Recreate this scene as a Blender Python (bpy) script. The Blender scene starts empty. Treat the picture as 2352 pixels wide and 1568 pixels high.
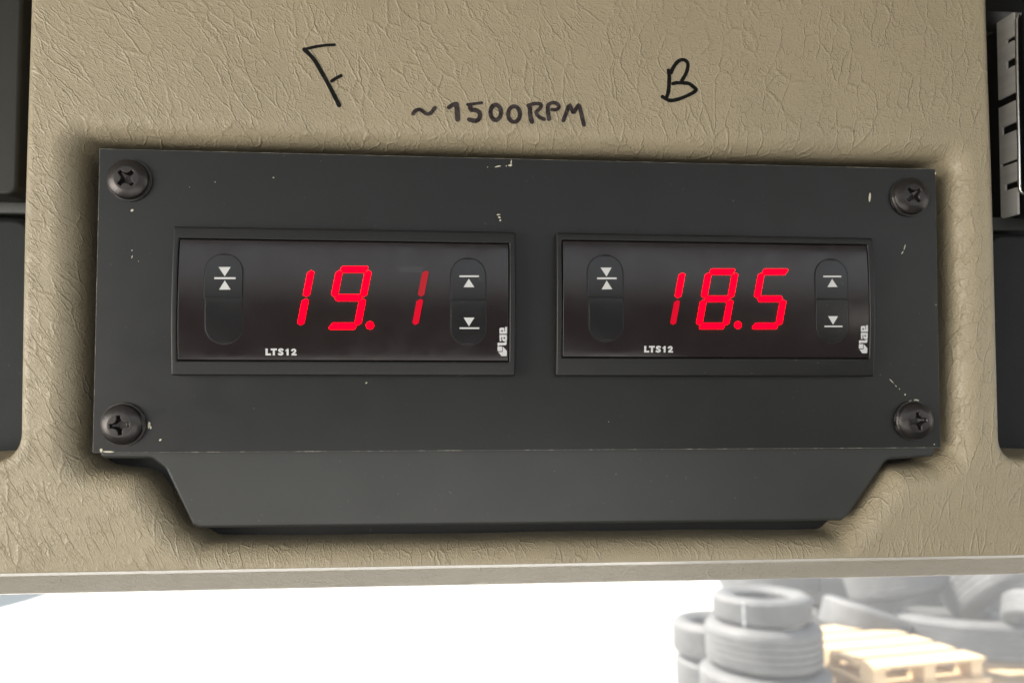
import bpy, bmesh, math, random
import numpy as np
from mathutils import Matrix, Vector
R_ = math.radians
random.seed(7)
sc = bpy.context.scene
C = sc.collection

# ------------------------------------------------------------------ camera
PITCH = R_(8.0)
cam_d = bpy.data.cameras.new('camera'); cam = bpy.data.objects.new('camera', cam_d); C.objects.link(cam)
cam.location = (0, 0, 2.5); cam.rotation_euler = (R_(90) + PITCH, 0, 0)
cam_d.sensor_width = 36; cam_d.lens = 26.0; cam_d.clip_start = 0.01; cam_d.clip_end = 500
cam_d.dof.use_dof = True; cam_d.dof.focus_distance = 0.166; cam_d.dof.aperture_fstop = 20
sc.camera = cam
WCAM = Matrix.Translation((0, 0, 2.5)) @ Matrix.Rotation(R_(90) + PITCH, 4, 'X')

# ------------------------------------------------------------------ sky, sun, exposure
SUN_EL, SUN_AZ = 50.0, -72.0         # azimuth from +Y (straight ahead), negative = left
world = bpy.data.worlds.new('World'); sc.world = world; world.use_nodes = True
wn = world.node_tree.nodes; wl = world.node_tree.links
sky = wn.new('ShaderNodeTexSky'); sky.sky_type = 'NISHITA'; sky.sun_disc = False
sky.sun_elevation = R_(SUN_EL); sky.sun_rotation = R_(SUN_AZ); sky.dust_density = 3.0; sky.air_density = 1.0
bg = wn['Background']; bg.inputs['Strength'].default_value = 0.15
hs = wn.new('ShaderNodeHueSaturation'); hs.inputs['Saturation'].default_value = .3
wl.new(sky.outputs[0], hs.inputs['Color']); wl.new(hs.outputs[0], bg.inputs['Color'])
sun_d = bpy.data.lights.new('sun', 'SUN'); sun_d.energy = 5.0; sun_d.angle = R_(0.5); sun_d.color = (1, .95, .86)
sun = bpy.data.objects.new('sun', sun_d); C.objects.link(sun)
sv = Vector((math.sin(R_(SUN_AZ)) * math.cos(R_(SUN_EL)), math.cos(R_(SUN_AZ)) * math.cos(R_(SUN_EL)), math.sin(R_(SUN_EL))))
sun.rotation_euler = (-sv).to_track_quat('-Z', 'Y').to_euler(); sun.location = sv * 30
WIN = bpy.data.lights.new('side_window_light', 'AREA'); WIN.shape = 'RECTANGLE'; WIN.size = .55; WIN.size_y = .4
WIN.energy = 2.4; WIN.color = (1, .95, .87)
LOW = bpy.data.lights.new('low_sheen_lamp', 'AREA'); LOW.shape = 'RECTANGLE'; LOW.size = .32; LOW.size_y = .14  # added lamp under the camera, lays a glare-like sheen on lower plate and tray
LOW.energy = .12; LOW.color = (1, .97, .93)
sc.view_settings.view_transform = 'Standard'; sc.view_settings.look = 'None'
sc.view_settings.gamma = 1; sc.view_settings.exposure = 1.45; sc.view_settings.use_curve_mapping = False

# ------------------------------------------------------------------ console frame: X right, Y up, Z towards the viewer, millimetres
RM = np.array([[0.9969815347369526, 0.0024218334201914693, 0.07760125074014991],
               [-0.005243904126435188, 0.9993314153494581, 0.0361831972766578],
               [-0.07746173805862822, -0.03648091307154502, 0.9963276680482194]])
TV = np.array([5.31654016, 8.49043122, -166.24449657])
CK = -RM.T @ TV
MK = WCAM @ Matrix([list(RM[0]) + [TV[0] / 1000], list(RM[1]) + [TV[1] / 1000], list(RM[2]) + [TV[2] / 1000], [0, 0, 0, 1]])
F_, CX, CY = 1699.0, 1176.0, 784.0
def U(px, py, z=0.0):
    """point of the console frame seen at (px, py) lying on the plane z"""
    d = RM.T @ np.array([(px - CX) / F_, -(py - CY) / F_, -1.0]); s = (z - CK[2]) / d[2]
    p = CK + d * s
    return (float(p[0]), float(p[1]), z)
wino = bpy.data.objects.new('side_window_light', WIN); C.objects.link(wino)
_p = MK @ Vector((-.74, -.10, .46)); wino.location = _p
wino.rotation_euler = (MK @ Vector((0, 0, 0)) - _p).to_track_quat('-Z', 'Y').to_euler()
lowo = bpy.data.objects.new('low_sheen_lamp', LOW); C.objects.link(lowo)
_p = MK @ Vector((-.03, -.14, .30)); lowo.location = _p
lowo.rotation_euler = (MK @ Vector((0, -.02, 0)) - _p).to_track_quat('-Z', 'Y').to_euler()
def zs(y):  # bowed front of the controllers
    return 2.7 + 1.0 * (1 - (y / 16.2) ** 2)
def S(px, py, dz=0.0):
    z = 3.2
    for _ in range(6): p = U(px, py, z + dz); z = zs(p[1])
    return (p[0], p[1], z + dz)
def W(px, py, Y):
    d = WCAM.to_3x3() @ Vector(((px - CX) / F_, -(py - CY) / F_, -1.0)); s = Y / d.y
    return Vector((0, 0, 2.5)) + d * s

# ------------------------------------------------------------------ materials
def mat(name, col=(.5, .5, .5), rough=.5, metal=0.0, spec=.5, coat=0.0, emit=None, estr=0.0):
    m = bpy.data.materials.new(name); m.use_nodes = True
    b = m.node_tree.nodes['Principled BSDF']
    b.inputs['Base Color'].default_value = (*col, 1); b.inputs['Roughness'].default_value = rough
    b.inputs['Metallic'].default_value = metal; b.inputs['Specular IOR Level'].default_value = spec
    b.inputs['Coat Weight'].default_value = coat
    if emit: b.inputs['Emission Color'].default_value = (*emit, 1); b.inputs['Emission Strength'].default_value = estr
    return m
class N:
    def __init__(s, m): s.m = m; s.t = m.node_tree; s.b = s.t.nodes['Principled BSDF']
    def n(s, k, **kw):
        o = s.t.nodes.new(k)
        for a, v in kw.items(): setattr(o, a, v)
        return o
    def l(s, a, b): s.t.links.new(a, b)
    def sock(s, v, inp):
        if isinstance(v, (int, float)): inp.default_value = v
        elif isinstance(v, tuple): inp.default_value = v
        else: s.l(v, inp)
    def math(s, op, a, b=0.0, c=0.0, clamp=False):
        o = s.n('ShaderNodeMath', operation=op, use_clamp=clamp)
        s.sock(a, o.inputs[0]); s.sock(b, o.inputs[1]); s.sock(c, o.inputs[2]); return o.outputs[0]
    def coords(s): return s.n('ShaderNodeTexCoord').outputs['Object']
    def mapping(s, v, scale=(1, 1, 1), rot=(0, 0, 0), loc=(0, 0, 0)):
        o = s.n('ShaderNodeMapping'); s.l(v, o.inputs[0]); o.inputs['Scale'].default_value = scale
        o.inputs['Rotation'].default_value = rot; o.inputs['Location'].default_value = loc; return o.outputs[0]
    def noise(s, v, scale, detail=3, rough=.5, out=0, dist=0.0):
        o = s.n('ShaderNodeTexNoise'); s.l(v, o.inputs['Vector']); o.inputs['Scale'].default_value = scale
        o.inputs['Detail'].default_value = detail; o.inputs['Roughness'].default_value = rough; o.inputs['Distortion'].default_value = dist
        return o.outputs[out]
    def voro(s, v, scale, feature='DISTANCE_TO_EDGE', rnd=1.0):
        o = s.n('ShaderNodeTexVoronoi', feature=feature); s.l(v, o.inputs['Vector']); o.inputs['Scale'].default_value = scale
        o.inputs['Randomness'].default_value = rnd; return o.outputs['Distance']
    def ramp(s, f, a, b, ca=(0, 0, 0, 1), cb=(1, 1, 1, 1)):
        o = s.n('ShaderNodeValToRGB'); s.l(f, o.inputs[0]); e = o.color_ramp.elements
        e[0].position = a; e[0].color = ca; e[1].position = b; e[1].color = cb; return o.outputs[0]
    def mix(s, f, a, b):
        o = s.n('ShaderNodeMix', data_type='RGBA'); s.sock(f, o.inputs[0]); s.sock(a, o.inputs[6]); s.sock(b, o.inputs[7]); return o.outputs[2]
    def bump(s, h, dist, strength=1.0):
        o = s.n('ShaderNodeBump'); s.l(h, o.inputs['Height']); o.inputs['Distance'].default_value = dist
        o.inputs['Strength'].default_value = strength; s.l(o.outputs[0], s.b.inputs['Normal']); return o
def col(s): return (*s, 1.0)

def vinyl():
    m = mat('tan_vinyl', (.33, .27, .17), .42, spec=.5); s = N(m)
    co = s.mapping(s.coords(), (1000, 1000, 1000))
    sep = s.n('ShaderNodeSeparateXYZ'); s.l(co, sep.inputs[0])
    x, y, z = sep.outputs
    k = s.math('MULTIPLY_ADD', x, -.0042, .22)             # creases lean on the left, stand upright on the right
    wob = s.noise(co, .02, 2); k = s.math('ADD', k, s.math('MULTIPLY_ADD', wob, .3, -.15))
    x2 = s.math('ADD', x, s.math('MULTIPLY', k, y))
    cmb = s.n('ShaderNodeCombineXYZ'); s.l(x2, cmb.inputs[0]); s.l(y, cmb.inputs[1]); s.l(z, cmb.inputs[2])
    v = cmb.outputs[0]
    wn_ = s.n('ShaderNodeTexNoise'); s.l(co, wn_.inputs['Vector']); wn_.inputs['Scale'].default_value = .35; wn_.inputs['Detail'].default_value = 3
    w1 = s.n('ShaderNodeVectorMath', operation='MULTIPLY_ADD'); s.l(wn_.outputs['Color'], w1.inputs[0]); w1.inputs[1].default_value = (1.1, 1.1, 1.1); s.l(v, w1.inputs[2])
    wn2 = s.n('ShaderNodeTexNoise'); s.l(co, wn2.inputs['Vector']); wn2.inputs['Scale'].default_value = 1.4; wn2.inputs['Detail'].default_value = 2
    w2 = s.n('ShaderNodeVectorMath', operation='MULTIPLY_ADD'); s.l(wn2.outputs['Color'], w2.inputs[0]); w2.inputs[1].default_value = (.45, .45, .45); s.l(w1.outputs[0], w2.inputs[2])
    vv = w2.outputs[0]
    big = s.voro(s.mapping(vv, (.33, .11, .2)), 1.0)      # long creases
    big = s.ramp(big, .0, .07, (1, 1, 1, 1), (0, 0, 0, 1))
    mbig = s.ramp(s.noise(co, .13, 2), .38, .58)
    big = s.math('MULTIPLY', big, mbig)
    mid = s.voro(s.mapping(vv, (.85, .38, .5), (0, 0, .3)), 1.0)
    mid = s.ramp(mid, .0, .10, (1, 1, 1, 1), (0, 0, 0, 1))
    mmid = s.ramp(s.noise(co, .30, 2), .42, .60)
    mid = s.math('MULTIPLY', mid, mmid)
    fine = s.noise(s.mapping(vv, (1.5, 1.1, 1.0)), 1.8, 1, .5)
    fine = s.ramp(fine, .50, .64)
    h = s.math('ADD', s.math('MULTIPLY', big, 1.0), s.math('MULTIPLY', mid, .6))
    h = s.math('ADD', h, s.math('MULTIPLY', fine, .30))
    s.bump(h, .00015, 1.0)
    blot = s.noise(co, .035, 4, .6)
    c = s.mix(blot, (.40, .335, .222, 1), (.335, .283, .19, 1))
    c = s.mix(s.ramp(s.noise(co, .55, 2, .4), .78, .80), c, (.16, .13, .09, 1))
    c = s.mix(s.math('MULTIPLY', s.ramp(s.noise(co, .018, 5, .65), .52, .72), .22), c, (.25, .215, .155, 1))
    s.l(c, s.b.inputs['Base Color'])
    s.sock(s.math('MULTIPLY_ADD', s.noise(co, .5, 3), .16, .30), s.b.inputs['Roughness'])
    return m
def plastic(name, c, rough, grain=2.0, amt=.00002, spec=.5, var=.25):
    m = mat(name, c, rough, spec=spec); s = N(m); co = s.mapping(s.coords(), (1000, 1000, 1000))
    s.bump(s.noise(co, grain, 3, .6), amt, 1.0)
    n = s.noise(co, .06, 4, .6)
    c2 = tuple(v * (1 + var) for v in c); c1 = tuple(v * (1 - var) for v in c)
    cc = s.mix(n, col(c1), col(c2))
    dust = s.ramp(s.noise(co, 1.1, 2, .5), .72, .78)
    cc = s.mix(s.math('MULTIPLY', dust, .5), cc, (.14, .14, .13, 1))
    scr = s.ramp(s.noise(s.mapping(co, (.25, 3.2, 1), (0, 0, .5)), 1.0, 3, .6), .70, .76)
    cc = s.mix(s.math('MULTIPLY', s.math('MULTIPLY', scr, s.ramp(s.noise(co, .05, 2), .5, .65)), .35), cc, (.10, .10, .095, 1))
    s.l(cc, s.b.inputs['Base Color'])
    s.sock(s.math('MULTIPLY_ADD', s.noise(co, .15, 4, .65), .16, rough - .08), s.b.inputs['Roughness'])
    return m
M_vinyl = vinyl()
M_edge = mat('stretched_shiny_vinyl', (.34, .29, .20), .34, coat=.35)
M_edge.node_tree.nodes['Principled BSDF'].inputs['Coat Roughness'].default_value = .22
M_plate = plastic('black_painted_plate', (.012, .0125, .012), .36, 3.0, .000010, spec=.42)
M_tray = plastic('dark_grey_plastic', (.034, .035, .033), .38, 3.5, .000015, spec=.5)
M_black = plastic('black_plastic', (.012, .012, .012), .6)
M_bezel = plastic('black_bezel_plastic', (.011, .011, .0105), .40, 4.0, .000008, spec=.4)
M_btn = plastic('membrane_plastic', (.0145, .014, .0145), .2, 4.0, .000003, spec=.42)
M_seam = mat('dark_seam', (.004, .004, .004), .5)
M_print = mat('pale_print', (.62, .62, .61), .5)
M_logo = mat('silver_print', (.60, .60, .60), .5)
M_ink = mat('black_marker_ink', (.013, .012, .012), .55)
def inkmat(name, c, lo, hi):
    m = mat(name, c, .7, spec=.15); s = N(m); co = s.mapping(s.coords(), (1000, 1000, 1000))
    s.l(s.mix(s.ramp(s.noise(co, .9, 4, .7), lo, hi), col(c), (.085, .07, .065, 1)), s.b.inputs['Base Color'])
    s.bump(s.noise(co, 1.2, 3, .6), .0001, .6)
    return m
M_ink = inkmat('black_marker_ink', (.006, .006, .0055), .58, .95)
M_ink2 = inkmat('faded_purple_black_ink', (.012, .008, .010), .34, .72)
M_screw = mat('blackened_steel', (.055, .05, .048), .30, metal=.75, spec=.6)
s_ = N(M_screw); co_ = s_.mapping(s_.coords(), (1000, 1000, 1000)); s_.bump(s_.noise(co_, 1.5, 3), .00003)
s_.sock(s_.math('MULTIPLY_ADD', s_.noise(co_, .8, 3), .25, .22), s_.b.inputs['Roughness'])
M_window = mat('tinted_display_window', (.0185, .014, .014), .09, spec=.42)
s_ = N(M_window); co_ = s_.mapping(s_.coords(), (1000, 1000, 1000))
s_.sock(s_.math('MULTIPLY_ADD', s_.ramp(s_.noise(co_, .12, 5, .7), .35, .8), .16, .10), s_.b.inputs['Roughness'])
s_.bump(s_.noise(co_, .06, 2), .0002, .4)
M_disp = mat('dark_red_filter', (.020, .011, .012), .10)
M_led = mat('red_led', (0, 0, 0), .6, spec=.0, emit=(1.0, .0, .0024), estr=5.5)
M_led_dim = mat('red_led_dim', (.02, .0, .0), .6, spec=.1, emit=(1.0, .04, .06), estr=.17)
M_led_mid = mat('red_led_half', (.02, .0, .0), .6, spec=.1, emit=(1.0, .0, .03), estr=.27)
M_led_faint = mat('red_led_faint', (.016, .014, .014), .12, emit=(1.0, .08, .08), estr=.0015)
M_chip = mat('bare_primer_chip', (.62, .58, .45), .6)
M_worn = mat('worn_plate_edge', (.1, .1, .1), .4); s_ = N(M_worn); co_ = s_.mapping(s_.coords(), (1000, 1000, 1000))
s_.l(s_.mix(s_.ramp(s_.noise(co_, .35, 6, .75), .50, .64), (.13, .13, .125, 1), (.55, .52, .44, 1)), s_.b.inputs['Base Color'])
M_steel = mat('galvanised_steel', (.50, .49, .47), .65, metal=.1); s_ = N(M_steel); co_ = s_.mapping(s_.coords(), (1000, 1000, 1000))
s_.l(s_.mix(s_.noise(s_.mapping(co_, (.3, 1, .05)), .5, 4), (.55, .54, .51, 1), (.78, .76, .73, 1)), s_.b.inputs['Base Color'])
M_chrome = mat('chrome_trim', (.85, .82, .78), .18, metal=1.0)
M_fascia = plastic('dark_blue_grey_plastic', (.014, .016, .016), .5, spec=.2)
M_olive = plastic('dark_olive_plastic', (.022, .021, .017), .5, spec=.35)
M_ledge = plastic('grey_ledge_plastic', (.05, .052, .048), .5)

def rubber():
    m = mat('tyre_rubber', (.035, .035, .037), .62); s = N(m); co = s.coords()
    n = s.noise(co, 6, 5, .65)
    s.l(s.mix(n, (.045, .047, .05, 1), (.15, .15, .145, 1)), s.b.inputs['Base Color'])
    s.bump(s.noise(s.mapping(co, (14, 14, 60)), 2.0, 3), .006, .7)
    return m
M_rubber = rubber()
M_wood = mat('pallet_wood', (.52, .38, .22), .7); s_ = N(M_wood); co_ = s_.coords()
s_.l(s_.mix(s_.noise(s_.mapping(co_, (3, 40, 40)), 1.5, 4), (.46, .32, .17, 1), (.64, .50, .32, 1)), s_.b.inputs['Base Color'])
M_conc = mat('pale_concrete', (.55, .54, .51), .85); s_ = N(M_conc); co_ = s_.coords()
s_.l(s_.mix(s_.noise(co_, .8, 6, .65), (.48, .47, .44, 1), (.62, .61, .58, 1)), s_.b.inputs['Base Color'])
s_.bump(s_.noise(co_, 40, 4), .004, .6)
M_asph = mat('asphalt', (.06, .065, .07), .8); s_ = N(M_asph); co_ = s_.coords()
s_.l(s_.mix(s_.noise(co_, 3, 6, .65), (.035, .05, .06, 1), (.05, .066, .078, 1)), s_.b.inputs['Base Color'])
M_head = mat('grey_headliner', (.30, .29, .27), .9); s_ = N(M_head); s_.bump(s_.noise(s_.coords(), 300, 3), .001)
M_paint = mat('white_paint_streak', (.30, .31, .32), .7)

# ------------------------------------------------------------------ helpers
def link_mesh(name, me, m, parent=None, matrix=None, smooth=False):
    o = bpy.data.objects.new(name, me); C.objects.link(o)
    for mm in (m if isinstance(m, (list, tuple)) else [m]): me.materials.append(mm)
    if parent is not None: o.parent = parent
    if matrix is not None: o.matrix_world = matrix
    if smooth:
        me.polygons.foreach_set('use_smooth', [True] * len(me.polygons))
    return o
def mesh_from(verts, faces, name='m'):
    me = bpy.data.meshes.new(name); me.from_pydata([tuple(v) for v in verts], [], faces); me.update(); return me
class MB:
    """collects console-frame geometry in millimetres"""
    def __init__(s): s.v = []; s.f = []; s.mi = []
    def poly(s, pts, mi=0):
        n = len(s.v); s.v += [tuple(p) for p in pts]; s.f.append(list(range(n, n + len(pts)))); s.mi.append(mi)
    def prism(s, pts, z0, z1, mi=0, cap_back=True):
        """pts ccw (x, y[, ztop]); z1 top (added to own z when 3-D)"""
        n = len(s.v); k = len(pts)
        top = [(p[0], p[1], z1) for p in pts]; bot = [(p[0], p[1], z0) for p in pts]
        s.v += top + bot
        s.f.append(list(range(n, n + k))); s.mi.append(mi)
        if cap_back: s.f.append(list(range(n + 2 * k - 1, n + k - 1, -1))); s.mi.append(mi)
        for i in range(k):
            j = (i + 1) % k; s.f.append([n + j, n + i, n + k + i, n + k + j]); s.mi.append(mi)
    def box(s, x0, x1, y0, y1, z0, z1, mi=0):
        s.prism([(x0, y0), (x1, y0), (x1, y1), (x0, y1)], z0, z1, mi)
    def build(s, name, m, parent=None, base=(0, 0, 0), bevel=0, seg=2, smooth=False, recalc=True):
        me = mesh_from([((v[0] - base[0]) / 1000, (v[1] - base[1]) / 1000, (v[2] - base[2]) / 1000) for v in s.v], s.f, name)
        me.polygons.foreach_set('material_index', s.mi)
        if recalc:
            bm = bmesh.new(); bm.from_mesh(me); bmesh.ops.recalc_face_normals(bm, faces=bm.faces); bm.to_mesh(me); bm.free()
        o = link_mesh(name, me, m, parent)
        if parent is None: o.matrix_world = MK @ Matrix.Translation(Vector(base) / 1000)
        if bevel:
            b = o.modifiers.new('bevel', 'BEVEL'); b.width = bevel / 1000; b.segments = seg; b.limit_method = 'ANGLE'; b.angle_limit = R_(40)
            smooth = True
        if smooth:
            me.polygons.foreach_set('use_smooth', [True] * len(me.polygons))
            wnm = o.modifiers.new('wn', 'WEIGHTED_NORMAL'); wnm.keep_sharp = True; wnm.weight = 100
        return o
def tag(o, label=None, cat=None, group=None, kind=None):
    if label: o['label'] = label
    if cat: o['category'] = cat
    if group: o['group'] = group
    if kind: o['kind'] = kind
    return o
def emptyK(name, base):
    o = bpy.data.objects.new(name, None); C.objects.link(o); o.empty_display_size = .01
    o.matrix_world = MK @ Matrix.Translation(Vector(base) / 1000); return o
def emptyW(name, loc, rot=(0, 0, 0)):
    o = bpy.data.objects.new(name, None); C.objects.link(o); o.location = loc; o.rotation_euler = rot; return o
def fillet(pts, rad, seg=8):
    out = []; n = len(pts)
    for i, p in enumerate(pts):
        r = rad[i] if isinstance(rad, (list, tuple)) else rad
        if r <= 0: out.append((p[0], p[1])); continue
        a = Vector(pts[i - 1][:2]); b = Vector(p[:2]); c = Vector(pts[(i + 1) % n][:2])
        u = (a - b).normalized(); v = (c - b).normalized(); ang = u.angle(v)
        if ang > math.pi - .02: out.append((p[0], p[1])); continue
        t = min(r / math.tan(ang / 2), .48 * (a - b).length, .48 * (c - b).length); rr = t * math.tan(ang / 2)
        ctr = b + (u + v).normalized() * (rr / math.sin(ang / 2))
        s0 = b + u * t - ctr; s1 = b + v * t - ctr
        a0 = math.atan2(s0.y, s0.x); a1 = math.atan2(s1.y, s1.x); d = (a1 - a0 + math.pi) % (2 * math.pi) - math.pi
        for k in range(seg + 1):
            th = a0 + d * k / seg; out.append((ctr.x + rr * math.cos(th), ctr.y + rr * math.sin(th)))
    return out
def smooth_path(p, it=2):
    for _ in range(it):
        q = [p[0]]
        for a, b in zip(p[:-1], p[1:]):
            q.append(tuple(.75 * x + .25 * y for x, y in zip(a, b))); q.append(tuple(.25 * x + .75 * y for x, y in zip(a, b)))
        q.append(p[-1]); p = q
    return p
def stroke(mb, pts, w, f, cap=True, closed=False, jit=0.0):
    """ribbon along pts (source px), width w px, f maps px to the console frame; pieces share no overlap"""
    n = len(pts); L = []; Rr = []
    if jit: w = w * 1.12
    for i in range(n):
        a = pts[i - 1] if (i > 0 or closed) else pts[i]; b = pts[(i + 1) % n] if (i < n - 1 or closed) else pts[i]
        dx, dy = b[0] - a[0], b[1] - a[1]; l = math.hypot(dx, dy) or 1
        nx, ny = -dy / l, dx / l
        ww = (w(i / (n - 1)) if callable(w) else w) * .5 * (1 + jit * random.uniform(-1, 1))
        L.append((pts[i][0] + nx * ww, pts[i][1] + ny * ww)); Rr.append((pts[i][0] - nx * ww, pts[i][1] - ny * ww))
    ls = [f(*p) for p in L]; rs = [f(*p) for p in Rr]
    for i in range(n - (0 if closed else 1)):
        j = (i + 1) % n; mb.poly([ls[i], ls[j], rs[j], rs[i]])
    if cap and not closed:
        for e, (i, k) in enumerate(((0, 1), (n - 1, n - 2))):
            c = pts[i]; r = math.dist(L[i], Rr[i]) / 2; a0 = math.atan2(L[i][1] - c[1], L[i][0] - c[0])
            sgn = 1 if e == 0 else -1
            mb.poly([f(c[0] + r * math.cos(a0 + sgn * t * math.pi / 8), c[1] + r * math.sin(a0 + sgn * t * math.pi / 8)) for t in range(9)])

# ------------------------------------------------------------------ the setting outdoors
def boxw(bm, x0, x1, y0, y1, z0, z1):
    vs = [bm.verts.new(p) for p in ((x0, y0, z0), (x1, y0, z0), (x1, y1, z0), (x0, y1, z0), (x0, y0, z1), (x1, y0, z1), (x1, y1, z1), (x0, y1, z1))]
    for f in ((0, 3, 2, 1), (4, 5, 6, 7), (0, 1, 5, 4), (1, 2, 6, 5), (2, 3, 7, 6), (3, 0, 4, 7)): bm.faces.new([vs[i] for i in f])
def bmobj(name, bm, m, parent=None, bevel=0, smooth=False):
    me = bpy.data.meshes.new(name); bm.to_mesh(me); bm.free(); o = link_mesh(name, me, m, parent, smooth=smooth)
    if bevel: b = o.modifiers.new('bevel', 'BEVEL'); b.width = bevel; b.segments = 2
    return o
g = mesh_from([(-200, -60, 0), (200, -60, 0), (200, 300, 0), (-200, 300, 0)], [[0, 1, 2, 3]])
tag(link_mesh('ground', g, M_conc), kind='structure')
hood = []
for px, py in ((-200, 1330), (150, 1345), (118, 1362), (70, 1378), (25, 1391), (-30, 1404), (-200, 1425)):
    p = W(px, py, 2.6); hood.append(p)
n_ = len(hood)
hm_ = mesh_from([tuple(p) for p in hood] + [(p.x - .1, p.y + .45, p.z + .02) for p in hood],
                [list(range(n_)), list(range(2 * n_ - 1, n_ - 1, -1))] + [[(i + 1) % n_, i, n_ + i, n_ + (i + 1) % n_] for i in range(n_)])
M_hood = plastic('pale_blue_grey_paint', (.20, .235, .26), .4)
ho_ = link_mesh('body_panel', hm_, M_hood); tag(ho_, 'pale blue-grey curved panel corner under the console at the left border', 'panel')

# unseen cab roof and shell, added to block sun and bright ground
bm = bmesh.new(); boxw(bm, -1.05, 1.05, -.32, .55, 2.66, 2.74); ro = bmobj('cab_roof', bm, M_head, bevel=.02)
tag(ro, 'unseen grey lined cab roof shading the overhead console from the sun', 'cab roof', kind='structure')
bm = bmesh.new(); boxw(bm, -1.05, 1.05, -1.36, -1.30, .9, 2.50); 
boxw(bm, -1.05, 1.05, -1.30, .75, .85, .90); boxw(bm, -1.05, 1.05, .35, .95, .90, 1.90); boxw(bm, -1.11, -1.051, -1.30, .95, .90, 2.32); boxw(bm, 1.051, 1.11, -1.30, .95, .90, 2.32)
rw = bmobj('cab_wall', bm, M_fascia); tag(rw, 'unseen dark cab shell with floor and dashboard, blocking light from the ground', 'cab wall', kind='structure')

# ------------------------------------------------------------------ tyres
def tyre_mesh(R, w, rin=.58):
    prof = []
    h = w / 2
    prof += [(R * rin, -h * .62), (R * (rin + .04), -h * .74), (R * .72, -h * .97), (R * .82, -h), (R * .91, -h * .93), (R * .965, -h * .80)]
    ng = 5
    for k in range(ng):
        a = -h * .74 + 1.48 * h * k / ng; b = -h * .74 + 1.48 * h * (k + 1) / ng
        prof += [(R * .992, a + .004), (R * .996, b - .006)]
        if k < ng - 1: prof += [(R * .972, b - .004), (R * .972, b + .002)]
    prof += [(R * .965, h * .80), (R * .91, h * .93), (R * .82, h), (R * .72, h * .97), (R * (rin + .04), h * .74), (R * rin, h * .62), (R * (rin + .012), h * .3), (R * (rin + .012), -h * .3)]
    n = 72; vs = []; fs = []; k = len(prof)
    for i in range(n):
        a = 2 * math.pi * i / n
        for r, z in prof: vs.append((r * math.cos(a), r * math.sin(a), z))
    for i in range(n):
        for j in range(k):
            fs.append([i * k + j, ((i + 1) % n) * k + j, ((i + 1) % n) * k + (j + 1) % k, i * k + (j + 1) % k])
    return mesh_from(vs, fs, 'tyre')
def tyre(loc, R, w, label, tilt=(0, 0, 0), group=None, mark=False, rin=.58):
    me = tyre_mesh(R, w, rin); o = link_mesh('tyre', me, M_rubber, smooth=True)
    o.location = loc; o.rotation_euler = tilt; tag(o, label, 'tyre', group)
    e = o.modifiers.new('es', 'EDGE_SPLIT'); e.split_angle = R_(50)
    if mark:
        n = 7; vs = []; a0 = R_(-128); rr = R * 1.004
        for i in range(n):
            z = -w * .44 + w * .88 * i / (n - 1); dw = .022 + .008 * math.sin(i * 2.1)
            for s in (-1, 1): vs.append((rr * math.cos(a0 + s * dw), rr * math.sin(a0 + s * dw), z))
        mk = link_mesh('paint_mark', mesh_from(vs, [[2 * i, 2 * i + 1, 2 * i + 3, 2 * i + 2] for i in range(n - 1)]), M_paint, o)
    return o
GS = 'tyres stacked flat beside the pallets'
def stack(px, ptop, Y, spec, words):
    """spec: (half px at depth Y, width m) from the top; stack goes down to the ground"""
    c = W(px, ptop, Y); z = c.z; i = 0
    while z > .05:
        hp, w = spec[min(i, len(spec) - 1)]; R = hp / F_ * Y
        off = random.Random(i * 13 + int(px)).uniform(-.02, .02) if i > 2 else 0
        if z - w < 0: break
        lab = words[i] if i < len(words) else None
        if lab is None: lab = words[-1]
        tyre((c.x + off, Y, z - w / 2), R, w - .004, lab, group=GS, mark=(i == 0 and px > 1700)); z -= w; i += 1
        if i >= 4: break
    # the rest of the stack stands below the frame on a low stack of the same tyres
    while z > .12:
        w = min(spec[-1][1], z); tyre((c.x, Y, z - w / 2), spec[-1][0] / F_ * Y, w - .004, words[-1], group=GS); z -= w
stack(1748, 1358, 5.6, [(106, .19), (124, .31), (139, .27), (136, .27)],
      ['smallest tyre with white paint streak, topmost of the front stack', 'wide tyre second from top of the front stack', 'widest tyre third from top of the front stack, bright left shoulder', 'tyre low in the front stack, under the widest one'])
stack(1650, 1418, 6.15, [(101, .27), (96, .27)],
      ['topmost tyre of the stack half hidden behind the front stack', 'second tyre of the half hidden stack behind the front stack', 'tyre low in the half hidden stack behind'])
GP = 'tyres heaped loosely behind the pallets'
tyre(W(2226, 1452, 6.75), .60, .31, 'big tyre lying flat behind the pallets with shiny wet upper rim', (R_(-5), R_(1), 0), GP)
tyre(W(2058, 1318, 7.2), .47, .34, 'large tyre tilted up at the console edge, left of the right heap', (R_(-8), R_(-13), 0), GP)
tyre(W(2335, 1338, 6.8), .62, .34, 'tyre leaning at far right with curved tread lines, upper right corner', (R_(-38), R_(-14), 0), GP)
tyre(W(1985, 1428, 6.7), .36, .26, 'tyre with rounded bright shoulder just behind the left pallet corner', (R_(-4), R_(19), 0), GP)
tyre(W(2392, 1412, 6.1), .27, .22, 'small bright tyre cut by the right photo border', (R_(-20), R_(25), 0), GP)
tyre(W(1892, 1352, 8.1), .50, .32, 'dark tyre in shade between the front stack and the heap', (R_(-12), R_(-5), 0), GP)
tyre(W(1765, 1322, 7.9), .50, .30, 'pale tyre showing behind the top of the front stack', (R_(-6), R_(3), 0), GP)
tyre(W(1905, 1425, 8.0), .50, .34, 'dark tyre filling the gap right of the front stack', (R_(-3), R_(2), 0), GP)
tyre(W(2070, 1385, 7.9), .62, .34, 'dark tyre deep in the heap under the tilted one', (R_(-10), R_(-9), 0), GP)
tyre(W(2245, 1385, 7.6), .60, .34, 'dark tyre behind the shiny flat tyre', (R_(-14), R_(-10), 0), GP)
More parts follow.
